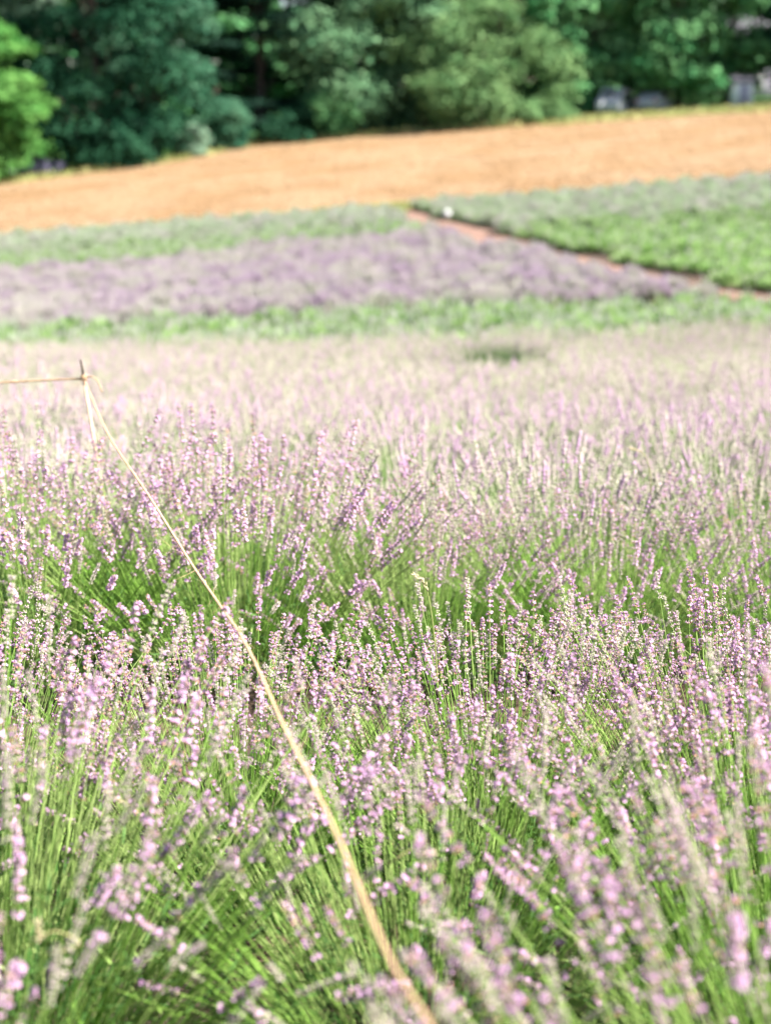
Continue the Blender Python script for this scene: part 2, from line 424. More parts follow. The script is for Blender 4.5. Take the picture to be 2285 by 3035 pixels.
# ------------------------------------------------------------------ lavender in the near field
near = [  # x, y, stalks, scale, mix, label
    (.56, 1.15, 300, 1.32, (.42, .20, .38), 'large out-of-focus lavender bush filling the lower right corner, pale heads on leaning stalks'),
    (.30, .84, 90, 1.0, (.40, .20, .40), 'blurred lavender bush at the bottom edge right of where the twine leaves the picture'),
    (-.60, 1.12, 55, 1.1, (.40, .20, .40), 'blurred grey green lavender bush in the lower left corner with few heads'),
    (-.62, 1.90, 190, 1.28, (.45, .20, .35), 'lavender bush at the lower left with bright grassy stems and scattered soft lilac heads'),
    (.06, 2.02, 95, 1.02, (.40, .20, .40), 'lavender bush under the lower half of the twine, dark green stems, few heads'),
    (.66, 1.98, 240, 1.12, (.55, .20, .25), 'blurred lavender bush at the lower right above the corner bush, deep green stems'),
    (-.86, 2.60, 250, 1.02, (.55, .25, .20), 'lavender bush at the left edge in front of the dark gap, dense soft lilac heads'),
    (-.30, 2.64, 270, .98, (.55, .25, .20), 'lavender bush left of the twine with dense lilac heads in front of the dark gap'),
    (.22, 2.66, 270, 1.02, (.45, .20, .35), 'sharp lavender bush with fanned bright green stems right of the twine'),
    (.74, 2.72, 330, 1.06, (.60, .20, .20), 'sharp lavender bush at the right with the thickest cluster of lilac pink heads'),
    (1.25, 2.75, 200, 1.20, (.55, .25, .20), 'lavender bush beyond the right edge, its sharp tall heads leaning into the picture'),
    (-1.05, 4.12, 240, 1.38, (.50, .30, .20), 'lavender bush at the left edge behind the gap, stems leaning left'),
    (-.46, 4.17, 310, 1.34, (.50, .30, .20), 'sharp lavender bush crossed by the twine with tall thin heads above bright stems'),
    (.12, 4.15, 240, 1.06, (.30, .20, .50), 'slightly soft lavender bush behind the dry grass stalk, pale cream heads over green stems'),
    (.66, 4.20, 240, 1.06, (.35, .20, .45), 'slightly soft lavender bush right of the dry grass stalk, cream heads, green stems'),
    (1.22, 4.22, 230, 1.08, (.40, .20, .40), 'slightly soft lavender bush cut by the right edge, above the dark gap'),
]
LG = 'lavender bushes in the rows of the near field'
for i, (x, y, ns, sc, mix, lab) in enumerate(near):
    rs = np.random.default_rng(100 + i)
    b = empty('lavender_bush', (x, y, gz(x, y)), 0, sc); tag(b, lab, 'lavender bush', LG)
    f = obj('foliage', FOL0[i % 3], b, rot=(0, 0, rs.uniform(0, 6))); f['kind'] = 'stuff'
    fr = stalk_frames(rs, int(ns*1.25), spread=42, base_r=.24)
    order = rs.permutation(len(fr)); extra = Geo()
    for oi in order[295:]: extra.stamp(ARR[0][pick(rs, mix)], fr[oi][1], fr[oi][0])
    if len(order) > 295: ex = obj('flower_stalks', extra.mesh('flower_stalks', MS), b); ex['kind'] = 'stuff'
    for p, Mx in [fr[oi] for oi in order[:295]]:
        o = bpy.data.objects.new('flower_stalk', STALK_ME[pick(rs, mix)]); S.collection.objects.link(o)
        o.parent = b
        m4 = np.eye(4); m4[:3, :3] = Mx; m4[:3, 3] = p
        o.matrix_basis = Matrix(m4.tolist())

def bush(x, y, sc, fol, stk, lab, group, cat='lavender bush', name='lavender_bush'):
    b = empty(name, (x, y, gz(x, y) - .01), rng.uniform(0, 6.28), sc); tag(b, lab, cat, group)
    if fol: f = obj('foliage', fol, b); f['kind'] = 'stuff'
    if stk: s = obj('flower_stalks', stk, b); s['kind'] = 'stuff'
    return b

rows = []
y = 5.05
while y < 28.5: rows.append(y); y += .98 if y < 12 else 1.08
GREEN_SPOT = [(1.42, 17.2), (3.15, 14.6), (3.75, 15.8), (2.55, 19.0), (.72, 8.6)]
ORD = ['first', 'second', 'third', 'fourth', 'fifth', 'sixth', 'seventh', 'eighth', 'ninth', 'tenth', 'eleventh', 'twelfth']
farrows = []
for ri, ry in enumerate(rows):
    half = .2637*ry*1.04 + .45
    x = -half + rng.uniform(0, .4); nth = 0
    while x < half:
        yy = ry + rng.normal(0, .10); xx = x + rng.normal(0, .05)
        side = 'left' if xx < -.09*ry else ('right' if xx > .09*ry else 'middle')
        if ri < 5: lab = '%s pale lavender bush from the left in the %s soft row behind the sharp bushes' % (ORD[min(nth, 11)], ORD[ri])
        else:
            dist = 'halfway back in the near field' if ry < 14 else 'far back in the near field'
            lab = 'blurred pale pink lavender bush %s, %s third of the picture' % (dist, side)
        nth += 1
        if not any(((abs(xx - a) < .38 and -1.9 < yy - b_ < .4) if a == 1.42 else math.hypot(xx - a, yy - b_) < .35) for a, b_ in GREEN_SPOT):
            if ry < 17.2: bush(xx, yy, rng.uniform(.95, 1.2), FOL1[rng.integers(3)], (MID if ry < 10 else FARP)[rng.integers(4)], lab, LG)
            elif yy < 23.3 + .42*max(0, xx - 1): farrows.append((xx, yy))
        x += rng.uniform(.56, .70)

# ------------------------------------------------------------------ low green lavender past bloom, far beds
def far_bush(seed, mats, nb, bloom, h=.45, r=.40, bw=.035):
    """a dome of upright blades, with short bloom clusters on its surface"""
    rs = np.random.default_rng(seed); g = Geo()
    rr = np.sqrt(rs.uniform(0, 1, nb)); th = rs.uniform(0, 2*np.pi, nb); tilt = rr*1.15 + rs.normal(0, .12, nb)
    d = np.stack([np.sin(tilt)*np.cos(th), np.sin(tilt)*np.sin(th), np.cos(tilt)], 1)
    dome = np.sqrt(1/((d[:, 0]/r)**2 + (d[:, 1]/r)**2 + (d[:, 2]/h)**2)) * rs.uniform(.8, 1.12, nb)
    tip = d*dome[:, None]; base = tip*rs.uniform(.35, .6, nb)[:, None]
    s = np.cross(d, rs.normal(0, 1, (nb, 3))); s /= np.linalg.norm(s, axis=1, keepdims=True); s *= bw
    mid = (base + tip)/2 
    V = np.stack([base, mid + s, tip, mid - s], 1).reshape(-1, 3)
    g.add(V, None, np.arange(nb*4).reshape(-1, 4), 0)
    k = int(nb*bloom)
    if k:
        t = tip[:k]; u = s[:k]*.8; up = np.tile([0, 0, .09], (k, 1)) + d[:k]*.05
        V = np.stack([t - up*.3, t + up*.3 + u, t + up, t + up*.3 - u], 1).reshape(-1, 3)
        g.add(V, None, np.arange(k*4).reshape(-1, 4), 1)
        u2 = np.cross(u, up/np.linalg.norm(up, axis=1, keepdims=True))
        V = np.stack([t - up*.3, t + up*.3 + u2, t + up, t + up*.3 - u2], 1).reshape(-1, 3)
        g.add(V, None, np.arange(k*4).reshape(-1, 4), 1)
    return g
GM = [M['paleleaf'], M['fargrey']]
GREEN_G = [far_bush(60 + i, GM, 260, .04) for i in range(4)]
GREEN = [g.mesh('shrub_leaves', GM) for g in GREEN_G]
STRIP_G = [far_bush(64 + i, GM, 260, .10, bw=.03) for i in range(4)]
STRIP = [g.mesh('shrub_leaves', GM) for g in STRIP_G]
GREY_G = [far_bush(70 + i, GM, 170, .7) for i in range(4)]
PURP_G = [far_bush(80 + i, GM, 150, 1.0, h=.42) for i in range(4)]

def blade_bush(seed, mats=None):   # vivid green, flowerless lavender seen among the pale ones
    rs = np.random.default_rng(seed); g = foliage(rs, 160, 16, 1100, 1); return g.mesh('foliage', mats or [M['leaf'], M['stem']])
gs = [blade_bush(90), blade_bush(91, [M['leaf'], M['leaf']])]
for (x, y), lab, s in zip(GREEN_SPOT, ['vivid green flowerless bush alone among the pale blurred lavender, right of centre',
        'light green flowerless bush near the right edge among pale blurred lavender', 'light green flowerless bush at the right edge, the far one of the two there',
        'faint green bush by the far edge of the near field beyond the vivid one', 'small green bush among blurred pale lavender in the middle of the near field'], (1.8, 1.45, 1.4, 1.35, 1.15)):
    bush(x, y, s, gs[1 if s == 1.8 else 0], None, lab, LG)

def plant_single(pts, meshes, lab, group, name, cat, smin=.85, smax=1.15):
    for (x, y) in pts:
        o = obj(name, meshes[rng.integers(len(meshes))], None, (x, y, gz(x, y) - .02), (0, 0, rng.uniform(0, 6.28)))
        s = rng.uniform(smin, smax); o.scale = (s, s, s*rng.uniform(.85, 1.15))
        tag(o, lab(x, y) if callable(lab) else lab, cat, group)

def plant_joined(pts, geos, name, mats, lab, cat, smin=.8, smax=1.15):
    g = Geo(); arrs = [q.arrays() for q in geos]
    for (x, y) in pts:
        a = rng.uniform(0, 6.28); s = rng.uniform(smin, smax); c, sn = math.cos(a)*s, math.sin(a)*s
        g.stamp(arrs[rng.integers(len(arrs))], [[c, -sn, 0], [sn, c, 0], [0, 0, s*rng.uniform(.85, 1.2)]], (x, y, gz(x, y) - .02))
    tag(obj(name, g.mesh(name, mats)), lab, cat, kind='stuff')

def rows_in(x0, x1, y0, y1, dx, dy, ang=0., jx=.07, jy=.06, ok=lambda x, y: True):
    out = []
    cx, cy = (x0 + x1)/2, (y0 + y1)/2; W = math.hypot(x1 - x0, y1 - y0)/2
    ca, sa = math.cos(ang), math.sin(ang)
    for v in np.arange(-W, W, dy):
        for u in np.arange(-W, W, dx):
            uu, vv = u + rng.normal(0, jx), v + rng.normal(0, jy)
            x, y = cx + uu*ca - vv*sa, cy + uu*sa + vv*ca
            if x0 < x < x1 and y0 < y < y1 and ok(x, y): out.append((x, y))
    return out
inview = lambda x, y, m=1.0: abs(x) < .2637*y*1.03 + m

g_ = [far_geo.arrays() for far_geo in [stalks_geo(95 + i, 150, 2, (.22, .06, .72), base_r=.26, spread=42) for i in range(2)]]
g = Geo()
for (x, y) in farrows:
    a = rng.uniform(0, 6.28); s = rng.uniform(.95, 1.2); c_, s_ = math.cos(a)*s, math.sin(a)*s
    g.stamp(g_[rng.integers(2)], [[c_, -s_, 0], [s_, c_, 0], [0, 0, s]], (x, y, gz(x, y)))
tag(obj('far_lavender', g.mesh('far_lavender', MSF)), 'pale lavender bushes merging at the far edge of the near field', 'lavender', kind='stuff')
# green strip of lavender past bloom, just beyond the near field
strip = rows_in(-12, 12, 24.0, 32.6, .62, 1.12, ok=lambda x, y: inview(x, y, .4) and 24.0 + .42*max(0, x - 1) < y < 32.6 - .24*max(0, x - 3) + .25*min(0, x + 1))
strip.sort(key=lambda p: p[1])
def slab(x, y):
    t_ = (y - 24.0 - .42*max(0, x - 1))/max(1, 8.4 - .6*max(0, x - 1))
    return 'low green lavender %s the green strip below the purple bed, %s' % ('at the lower edge of' if t_ < .25 else ('inside' if t_ < .7 else 'at the upper edge of'), 'left' if x < -2.5 else ('right' if x > 2.5 else 'middle'))
plant_single(strip[:190], STRIP, slab, 'green bushes of the strip below the purple bed', 'green_lavender_bush', 'shrub')
plant_joined(strip[190:], STRIP_G, 'bush_strip', GM, 'low green lavender bushes along the lower edge of the purple bed', 'lavender bushes')

# right field of green lavender past bloom, beyond the path
ang = math.atan2(-26, 7.2)
right = rows_in(1, 24, 33.6, 65, .60, 1.15, ang + .18, ok=lambda x, y: x > pright(y) + .25 and inview(x, y, .6))
rg = [p for p in right if p[1] < 53.5 + rng.normal(0, .7)]; rgrey = [p for p in right if p not in set(rg)]
rg.sort(key=lambda p: p[1])
plant_single(rg[:110], GREEN, lambda x, y: 'bright green lavender in the rows right of the red earth path, %s' % ('beside the path' if x < pright(y) + 1.1 else ('in the nearest corner' if y < 38.5 else ('halfway up the field' if y < 42.5 else 'farther up the field'))),
             'green lavender in rows right of the path', 'green_lavender_bush', 'shrub', .9, 1.2)
if rg[110:]: plant_joined(rg[110:], GREEN_G, 'green_lavender_rows', GM, 'bright green lavender in the far rows right of the earth path', 'shrubs')
plant_joined(rgrey, GREY_G, 'faded_lavender_rows', GM, 'grey lilac lavender rows past bloom at the top of the right field', 'lavender rows')

# purple bed and the green-grey bed above it
purp = rows_in(-20, 10, 30.5, 53.5, .58, .85, 0., ok=lambda x, y: x < pleft(y) - .2 and inview(x, y, .8) and y > 33.4 + .27*min(0, x + 1) and y < (51 if x < -4.7 else 53.2))
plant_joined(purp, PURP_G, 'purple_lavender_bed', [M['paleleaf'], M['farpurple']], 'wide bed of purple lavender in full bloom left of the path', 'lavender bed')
upper = rows_in(-24, 3, 51, 64.3, .62, .95, 0., ok=lambda x, y: x < pleft(y) - .3 and inview(x, y, .8) and y > (51.4 if x < -4.7 else 53.8))
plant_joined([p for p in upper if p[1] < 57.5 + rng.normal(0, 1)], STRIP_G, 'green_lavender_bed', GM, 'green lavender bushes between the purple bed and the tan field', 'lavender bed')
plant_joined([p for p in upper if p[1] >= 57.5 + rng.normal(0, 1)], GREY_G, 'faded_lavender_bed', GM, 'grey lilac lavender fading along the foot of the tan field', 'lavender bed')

# ------------------------------------------------------------------ trees
def rot_rand(rs, n):
    q = rs.normal(0, 1, (n, 4)); q /= np.linalg.norm(q, axis=1, keepdims=True); return q

def crown_geo(rs, H, W, z0, nclump, nleaf, leaf, shape='round', flat=.6):
    """leaf clumps spread over the shell of a crown; returns Geo and clump centres"""
    g = Geo(); cen = []
    for i in range(nclump):
        z = rs.uniform(0, 1); th = rs.uniform(0, 2*math.pi)
        if shape == 'round': prof = math.sqrt(max(0, 1 - (2*z - .9)**2*.82))
        elif shape == 'cone': prof = (1 - z)**.7 + .05
        else: prof = math.sqrt(max(0.02, 1 - (1.7*z - .55)**2))
        rr = W/2*prof*rs.uniform(.45, 1.0)**.5 * (1 + .22*math.sin(3*th + z*7) + .12*math.sin(7*th - z*11))
        c = np.array([rr*math.cos(th), rr*math.sin(th), z0 + (H - z0)*z]); cen.append(c)
        cr = rs.uniform(.7, 1.35)*(.45 + W*.10)
        n = int(nleaf*rs.uniform(.7, 1.3))
        d = rs.normal(0, 1, (n, 3)); d /= np.linalg.norm(d, axis=1, keepdims=True); d[:, 2] = np.where(rs.uniform(0, 1, n) < .6, np.abs(d[:, 2]), d[:, 2])
        P = c + d*cr*rs.uniform(.55, 1.05, (n, 1))*np.array([1.25, 1.25, flat])
        nrm = d + rs.normal(0, .55, (n, 3)) + np.array([0, 0, .5]); nrm /= np.linalg.norm(nrm, axis=1, keepdims=True)
        a = np.cross(nrm, rs.normal(0, 1, (n, 3))); a /= np.linalg.norm(a, axis=1, keepdims=True); b = np.cross(nrm, a)
        l = (leaf*rs.uniform(.6, 1.4, n))[:, None]
        V = np.stack([P - a*l, P + b*l*.45, P + a*l, P - b*l*.45], 1).reshape(-1, 3)
        g.add(V, None, np.arange(n*4).reshape(-1, 4), 0)
    return g, cen

LEAFM = {}
def leafmat(key, c1, c2):
    LEAFM[key] = mat('tree_leaf_' + key, c1, .6, .3, .5, trans=.3, col2=c2, lo=.35, hi=.65, spec=.06)
leafmat('dark', (.007, .042, .022), (.026, .092, .048))
leafmat('conifer_shade', (.003, .014, .009), (.008, .032, .019))  # shade of the gap painted into near-black leaves
leafmat('teal', (.020, .088, .050), (.080, .185, .110))
leafmat('blue', (.060, .165, .085), (.160, .290, .150))
leafmat('bright', (.040, .150, .030), (.105, .240, .060))
leafmat('olive', (.080, .180, .070), (.18, .300, .125))
leafmat('mid', (.045, .185, .070), (.15, .33, .14))
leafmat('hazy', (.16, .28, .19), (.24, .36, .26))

def tree(x, y, H, W, z0, key, label, name, seed, nclump=85, nleaf=230, leaf=.27, shape='round', cat='tree', flat=.85, trunk_r=.28):
    rs = np.random.default_rng(seed)
    t = empty(name, (x, y, gz(x, y)), 0); tag(t, label, cat, 'trees and bushes at the top of the tan field')
    g, cen = crown_geo(rs, H, W, z0, nclump, nleaf, leaf, shape, flat)
    obj('crown', g.mesh('crown', [LEAFM[key]]), t)
    g = Geo(); top = H*.8; b = rs.uniform(-.4, .4, 2)
    f = lambda s: np.array([b[0]*s*s, b[1]*s*s, top*s - .2])
    tube(g, [f(s) for s in np.linspace(0, 1, 7)], np.linspace(trunk_r*1.3, trunk_r*.2, 7), 8, 0)
    for c in cen[::3]:
        s = min(.9, max(.15, (c[2] - H*.12)/top*.75)); p = f(s)
        mid = (p + c)/2 + np.array([0, 0, -.2]); tube(g, [p, mid, c], [trunk_r*.35*(1.1 - s), trunk_r*.22, .03], 5, 0, False)
    obj('trunk', g.mesh('trunk', [M['bark']], True), t)
    return t

T = [  # x, y, H, W, z0, leaf, label, name, kw
    (-27.2, 99, 10.2, 8.0, .6, 'bright', 'bright yellow green tree cut by the left edge', 'broadleaf_tree', dict(flat=.5)),
    (-29.5, 113, 19, 12, 3, 'hazy', 'hazy grey green tree top in the upper left corner behind the bright one', 'broadleaf_tree', {}),
    (-20.3, 107, 19, 13, .4, 'dark', 'large dark tree left of centre with blue green highlights on its leaves', 'broadleaf_tree', dict(nclump=95)),
    (-16.6, 109.5, 15.5, 7.8, 3.2, 'teal', 'blue green tree in front of the large dark one, left of the black gap', 'broadleaf_tree', dict(nclump=60)),
    (-10.0, 122, 21, 12.5, .5, 'conifer_shade', 'dark tall evergreen with layered level branches, in the black gap', 'evergreen_tree', dict(shape='cone', flat=.22, nclump=80)),
    (-1.7, 121.5, 18, 12, .5, 'blue', 'large rounded tree at the centre with pale sunlit top and dark foot', 'broadleaf_tree', dict(nclump=95)),
    (3.2, 121, 17, 9, 3.2, 'olive', 'pale olive tree top just right of the central tree', 'broadleaf_tree', dict(nclump=60)),
    (7.4, 118.0, 8.8, 11.5, .3, 'olive', 'low rounded olive green tree with its right side sunlit', 'broadleaf_tree', dict(nclump=75, leaf=.22)),
    (15.0, 121, 18, 7.5, .4, 'mid', 'narrow dark green tree left of the white van', 'broadleaf_tree', dict(nclump=70)),
    (23.3, 121, 16, 11, 1.3, 'mid', 'broad mid green tree behind the parked vehicles', 'broadleaf_tree', dict(nclump=95)),
    (28.0, 125, 15, 9, 2.6, 'hazy', 'hazy pale green drooping tree beside the lilac house', 'broadleaf_tree', dict(nclump=60, flat=.9)),
    (33.6, 120, 14, 8.2, .8, 'dark', 'dark green tree cut by the right edge', 'broadleaf_tree', dict(nclump=75)),
    (10.5, 128, 20, 9, 4, 'mid', 'green tree top rising behind the low rounded olive one', 'broadleaf_tree', {}),
    (19.6, 136, 22, 12, 5, 'blue', 'tall blue green tree top standing behind the gap above the white van', 'broadleaf_tree', {}),
    (-12.2, 113.2, 3.4, 3.4, .1, 'teal', 'grey green bush at the field edge by the trees, left of the gap', 'edge_bush', dict(nclump=26, cat='bush', trunk_r=.06, leaf=.16)),
    (-14.0, 109.2, 2.0, 2.0, .1, 'hazy', 'small pale pointed bush on the field edge beside the grey green bush', 'edge_bush', dict(nclump=18, cat='bush', trunk_r=.05, leaf=.14)),
    (-18.6, 103.6, 2.6, 3.6, .1, 'dark', 'low dark blue green bush on the field edge under the large dark tree', 'edge_bush', dict(nclump=24, cat='bush', trunk_r=.05, leaf=.16)),
    (-6.8, 116.6, 2.2, 4.2, .1, 'dark', 'low dark green bush on the field edge under the evergreen', 'edge_bush', dict(nclump=22, cat='bush', trunk_r=.05, leaf=.16)),
    (-4.2, 117.6, 3.3, 4.6, .2, 'mid', 'fresh green bush under the left side of the central tree', 'edge_bush', dict(nclump=26, cat='bush', trunk_r=.06, leaf=.16)),
    (12.0, 114.6, 1.6, 3.4, .1, 'olive', 'low olive bush on the field edge right of the low rounded tree', 'edge_bush', dict(nclump=18, cat='bush', trunk_r=.05, leaf=.14)),
    (17.2, 134, 5.0, 5.0, .3, 'olive', 'yellowish bush seen behind the white van', 'edge_bush', dict(nclump=26, cat='bush', trunk_r=.06, leaf=.18)),
]
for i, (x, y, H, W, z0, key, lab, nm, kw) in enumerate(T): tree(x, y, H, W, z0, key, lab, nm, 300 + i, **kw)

# a wood that reads as one mass behind them
g = Geo(); rs = np.random.default_rng(400)
for i in range(64):
    x = -78 + 156*(i % 32)/31 + rs.normal(0, 1); y = (141 if i < 32 else 152) + rs.uniform(-3, 3); H = rs.uniform(16, 24)
    gg, _ = crown_geo(rs, H, rs.uniform(9, 12), .2, 40, 90, .55); g.stamp(gg.arrays(), None, (x, y, gz(x, y)))
tag(obj('far_wood', g.mesh('far_wood', [LEAFM['mid']])), 'dense dark wood filling the gaps behind the trees', 'wood', kind='stuff')

# ------------------------------------------------------------------ vehicles and house under the trees
def loft(g, prof, halfw, m):
    """side profile (x, z, half width) polygon extruded across the car"""
    n = len(prof); V = [(x, -hw, z) for x, z, hw in prof] + [(x, hw, z) for x, z, hw in prof]
    Q = [(i, (i+1) % n, n + (i+1) % n, n + i) for i in range(n)]
    g.add(V, None, Q, m)
    c = len(V); cx = np.mean([p[0] for p in prof]); cz = np.mean([p[1] for p in prof])
    g.add([(cx, -prof[0][2], cz)] + [(x, -hw, z) for x, z, hw in prof], [(0, i + 1, (i+1) % n + 1) for i in range(n)], None, m)
    g.add([(cx, prof[0][2], cz)] + [(x, hw, z) for x, z, hw in prof], [(0, (i+1) % n + 1, i + 1) for i in range(n)], None, m)

def vehicle(x, y, rz, paint, label, name, cat, van=False):
    t = empty(name, (x, y, gz(x, y)), rz); tag(t, label, cat, 'vehicles parked under the trees')
    if van: L, body = 4.6, [(-2.3, .35, .9), (-2.3, 1.1, .9), (-2.15, 1.95, .8), (1.0, 2.0, .8), (1.65, 1.25, .88), (2.25, 1.05, .9), (2.35, .4, .9), (2.2, .3, .9), (-2.2, .3, .9)]
    else: L, body = 4.3, [(-2.15, .35, .86), (-2.15, .95, .86), (-1.55, 1.02, .84), (-1.0, 1.42, .7), (.35, 1.45, .7), (1.05, 1.0, .84), (2.05, .85, .86), (2.15, .4, .86), (2.0, .28, .86), (-2.0, .28, .86)]
    g = Geo(); loft(g, body, .9, 0); obj('body', g.mesh('body', [paint]), t)
    for s in (-1, 1):
        for k in ((-1.5, .1, .95, 1.7) if van else (-1.05, -.1, 1.02, 1.36),) + (((.15, .95, .95, 1.65)) if van else ((0.0, .6, 1.02, 1.36)),):
            g = Geo(); box(g, ((k[0] + k[1])/2, s*.0, (k[2] + k[3])/2), (abs(k[1] - k[0]), .02, k[3] - k[2]))
            obj('window', g.mesh('window', [M['glass']]), t, (0, s*(.9 if van else .86), 0))
        for wx in (-1.35, 1.35):
            g = Geo(); tube(g, [(0, -.1, 0), (0, .1, 0)], .34, 16, 0); wh = obj('wheel', g.mesh('tyre', [M['tyre']]), t, (wx, s*.8, .34))
            g = Geo(); tube(g, [(0, -.11, 0), (0, .11, 0)], .19, 12, 0); obj('rim', g.mesh('rim', [M['white']]), wh)
        g = Geo(); box(g, (0, 0, 0), (.04, .3, .14)); obj('headlight', g.mesh('headlight', [M['white']]), t, (2.3 if van else 2.14, s*.6, .75))
        g = Geo(); box(g, (0, 0, 0), (.04, .2, .25)); obj('tail_light', g.mesh('tail_light', [M['red']]), t, (-2.32 if van else -2.17, s*.7, .8))
    g = Geo(); box(g, (0, 0, 0), (.05, 1.3, .45)); w_ = obj('windscreen', g.mesh('windscreen', [M['glass']]), t, (1.36 if van else .74, 0, 1.62 if van else 1.24)); w_.rotation_euler = (0, R(-41 if van else -57), 0)
vehicle(17.9, 118.6, R(247), M['silver'], 'silver white van parked at the top of the field left of the broad tree', 'parked_van', 'van', True)
vehicle(21.1, 119.3, R(62), M['silver'], 'pale car half hidden under the broad tree right of the white van', 'parked_car', 'car')
vehicle(-24.3, 103.5, R(20), M['lilac'], 'lilac grey car hidden in shade beside the bright tree at the left', 'parked_car', 'car')

t = empty('house', (29.3, 134, gz(29.3, 134)), R(-8)); tag(t, 'lilac grey house glimpsed between the trees near the right edge', 'house')
g = Geo(); box(g, (0, 0, 2.6), (9, 6, 5.4)); obj('wall', g.mesh('wall', [M['wall']]), t)
g = Geo(); g.add([(-5, -3.5, 5.2), (5, -3.5, 5.2), (5, 3.5, 5.2), (-5, 3.5, 5.2), (-5, 0, 7.4), (5, 0, 7.4)], [(0, 4, 3), (1, 2, 5)], [(0, 1, 5, 4), (2, 3, 4, 5), (0, 3, 2, 1)])
rf = obj('roof', g.mesh('roof', [M['roofm']]), t); g = Geo(); box(g, (2.4, .6, 7.4), (.7, .7, 1.6)); obj('chimney', g.mesh('chimney', [M['wall']]), rf)
for wx in (-3, -1, 1, 3):
    for wz in (1.5, 3.9):
        g = Geo(); box(g, (0, 0, 0), (1.0, .1, 1.3)); wi = obj('window', g.mesh('window', [M['white']]), t, (wx, -3.03, wz))
        g = Geo(); box(g, (0, 0, 0), (.82, .06, 1.1)); obj('pane', g.mesh('pane', [M['glass']]), wi, (0, -.04, 0))
def shed(x, y, rz, label):
    t = empty('garden_shed', (x, y, gz(x, y)), rz); tag(t, label, 'shed')
    g = Geo(); box(g, (0, 0, .9), (1.6, 1.4, 1.8)); obj('wall', g.mesh('wall', [M['white']]), t)
    g = Geo(); g.add([(-.95, -.85, 1.78), (.95, -.85, 1.78), (.95, .85, 1.78), (-.95, .85, 1.78), (-.95, 0, 2.3), (.95, 0, 2.3)], [(0, 4, 3), (1, 2, 5)], [(0, 1, 5, 4), (2, 3, 4, 5), (0, 3, 2, 1)]); obj('roof', g.mesh('roof', [M['roofm']]), t)
    g = Geo(); box(g, (0, -.72, .8), (.7, .04, 1.5)); obj('door', g.mesh('door', [M['wall']]), t)
shed(27.6, 118.5, R(10), 'small white shed at the field edge beside the lilac house')

# white marker ball at the upper end of the path
t = empty('path_marker', (2.35, 57.0, gz(2.35, 57.0))); tag(t, 'small round white marker on a short post where the red path begins', 'marker')
g = Geo(); tube(g, [(0, 0, -.1), (0, 0, .36)], .02, 8, 0); obj('post', g.mesh('post', [M['stake']]), t)
me = bpy.data.meshes.new('ball')
import bmesh
bm = bmesh.new(); bmesh.ops.create_icosphere(bm, subdivisions=3, radius=.15); bm.to_mesh(me); bm.free(); me.materials.append(M['silver'])
for p in me.polygons: p.use_smooth = True
obj('ball', me, t, (0, 0, .5))

# ------------------------------------------------------------------ stake, twine, grass stalks, insect
cp, sp_ = math.cos(R(15)), math.sin(R(15))
def at(u, v, Y):      # point ahead at horizontal distance Y on the sight line (u, v) in units of the focal length
    d = np.array([u, cp + v*sp_, -sp_ + v*cp]); return d/d[1]*Y + np.array([0, 0, CZ])
def px(x, y, Y): return at((x - 1142.5)/4334, -(y - 1517.5)/4334, Y)

a, k0, c = px(240, 1066, 4.65), px(250, 1122, 4.65), px(300, 1350, 4.6)
foot = k0 + (c - k0)*2.6; foot[2] = gz(foot[0], foot[1]) - .1
t = empty('wooden_stake', foot); tag(t, 'thin tilted wooden stake with a dark tip, holding the knotted twine above the lavender', 'stake')
g = Geo(); pts = [foot + (k0 - foot)*s for s in (0, .25, .5, .75, 1.0)]
tube(g, np.array(pts) - foot, [.0065, .006, .006, .0055, .005], 8, 0); obj('shaft', g.mesh('shaft', [M['stake']], True), t)
g = Geo(); tube(g, np.array([k0, (k0*.5 + a*.5) + [.001, 0, 0], a]) - foot, [.0045, .004, .0034], 7, 0); obj('tip', g.mesh('tip', [M['staketip']], True), t)

def rope(g, pts, r, pitch=.022, knots=()):
    pts = np.asarray(pts, float); seg = np.linalg.norm(np.diff(pts, axis=0), axis=1); s = np.concatenate([[0], np.cumsum(seg)])
    fx = [pchip(s, pts[:, i]) for i in range(3)]; n = max(8, int(s[-1]/pitch*6))
    ss = np.linspace(0, s[-1], n); C = np.stack([f(ss) for f in fx], 1); tn = np.gradient(C, axis=0); tn /= np.linalg.norm(tn, axis=1, keepdims=True)
    up = np.array([0, 0, 1.]); U = np.cross(tn, up); U /= np.linalg.norm(U, axis=1, keepdims=True); W = np.cross(tn, U)
    for ph in (0, math.pi):
        a = (ss/pitch*2*math.pi + ph)[:, None]
        tube(g, C + (np.cos(a)*U + np.sin(a)*W)*r*.5, r*.62*(1 + .18*np.sin(ss*37 + ph) + sum(1.3*np.exp(-((ss - k_)/.007)**2) for k_ in knots)), 5, 0)
    return C, tn

def twine(name_label, pts, r, nfib, base, rs):
    t = empty('twine', base); tag(t, name_label, 'twine', 'twine tied to the stake')
    g = Geo(); C, tn = rope(g, np.asarray(pts) - base, r, knots=(.24, 1.21, 1.74, 2.05, 2.9)); obj('cord', g.mesh('cord', [M['twine']], True), t)
    g = Geo()
    for i in range(nfib):
        k = rs.integers(0, len(C) - 2); d = rs.normal(0, 1, 3) + tn[k]*rs.choice([-1, 1])*1.5; d /= np.linalg.norm(d); L = rs.uniform(.008, .03) if i % 9 else rs.uniform(.05, .10)
        b = rs.normal(0, .35, 3)*L; tube(g, [C[k], C[k] + d*L*.5 + b*.3, C[k] + d*L + b], [.0004, .00035, .0002], 3, 0, False)
    fb = obj('loose_fibres', g.mesh('loose_fibres', [M['twine']]), t); fb['kind'] = 'stuff'
    return t
rs = np.random.default_rng(500)
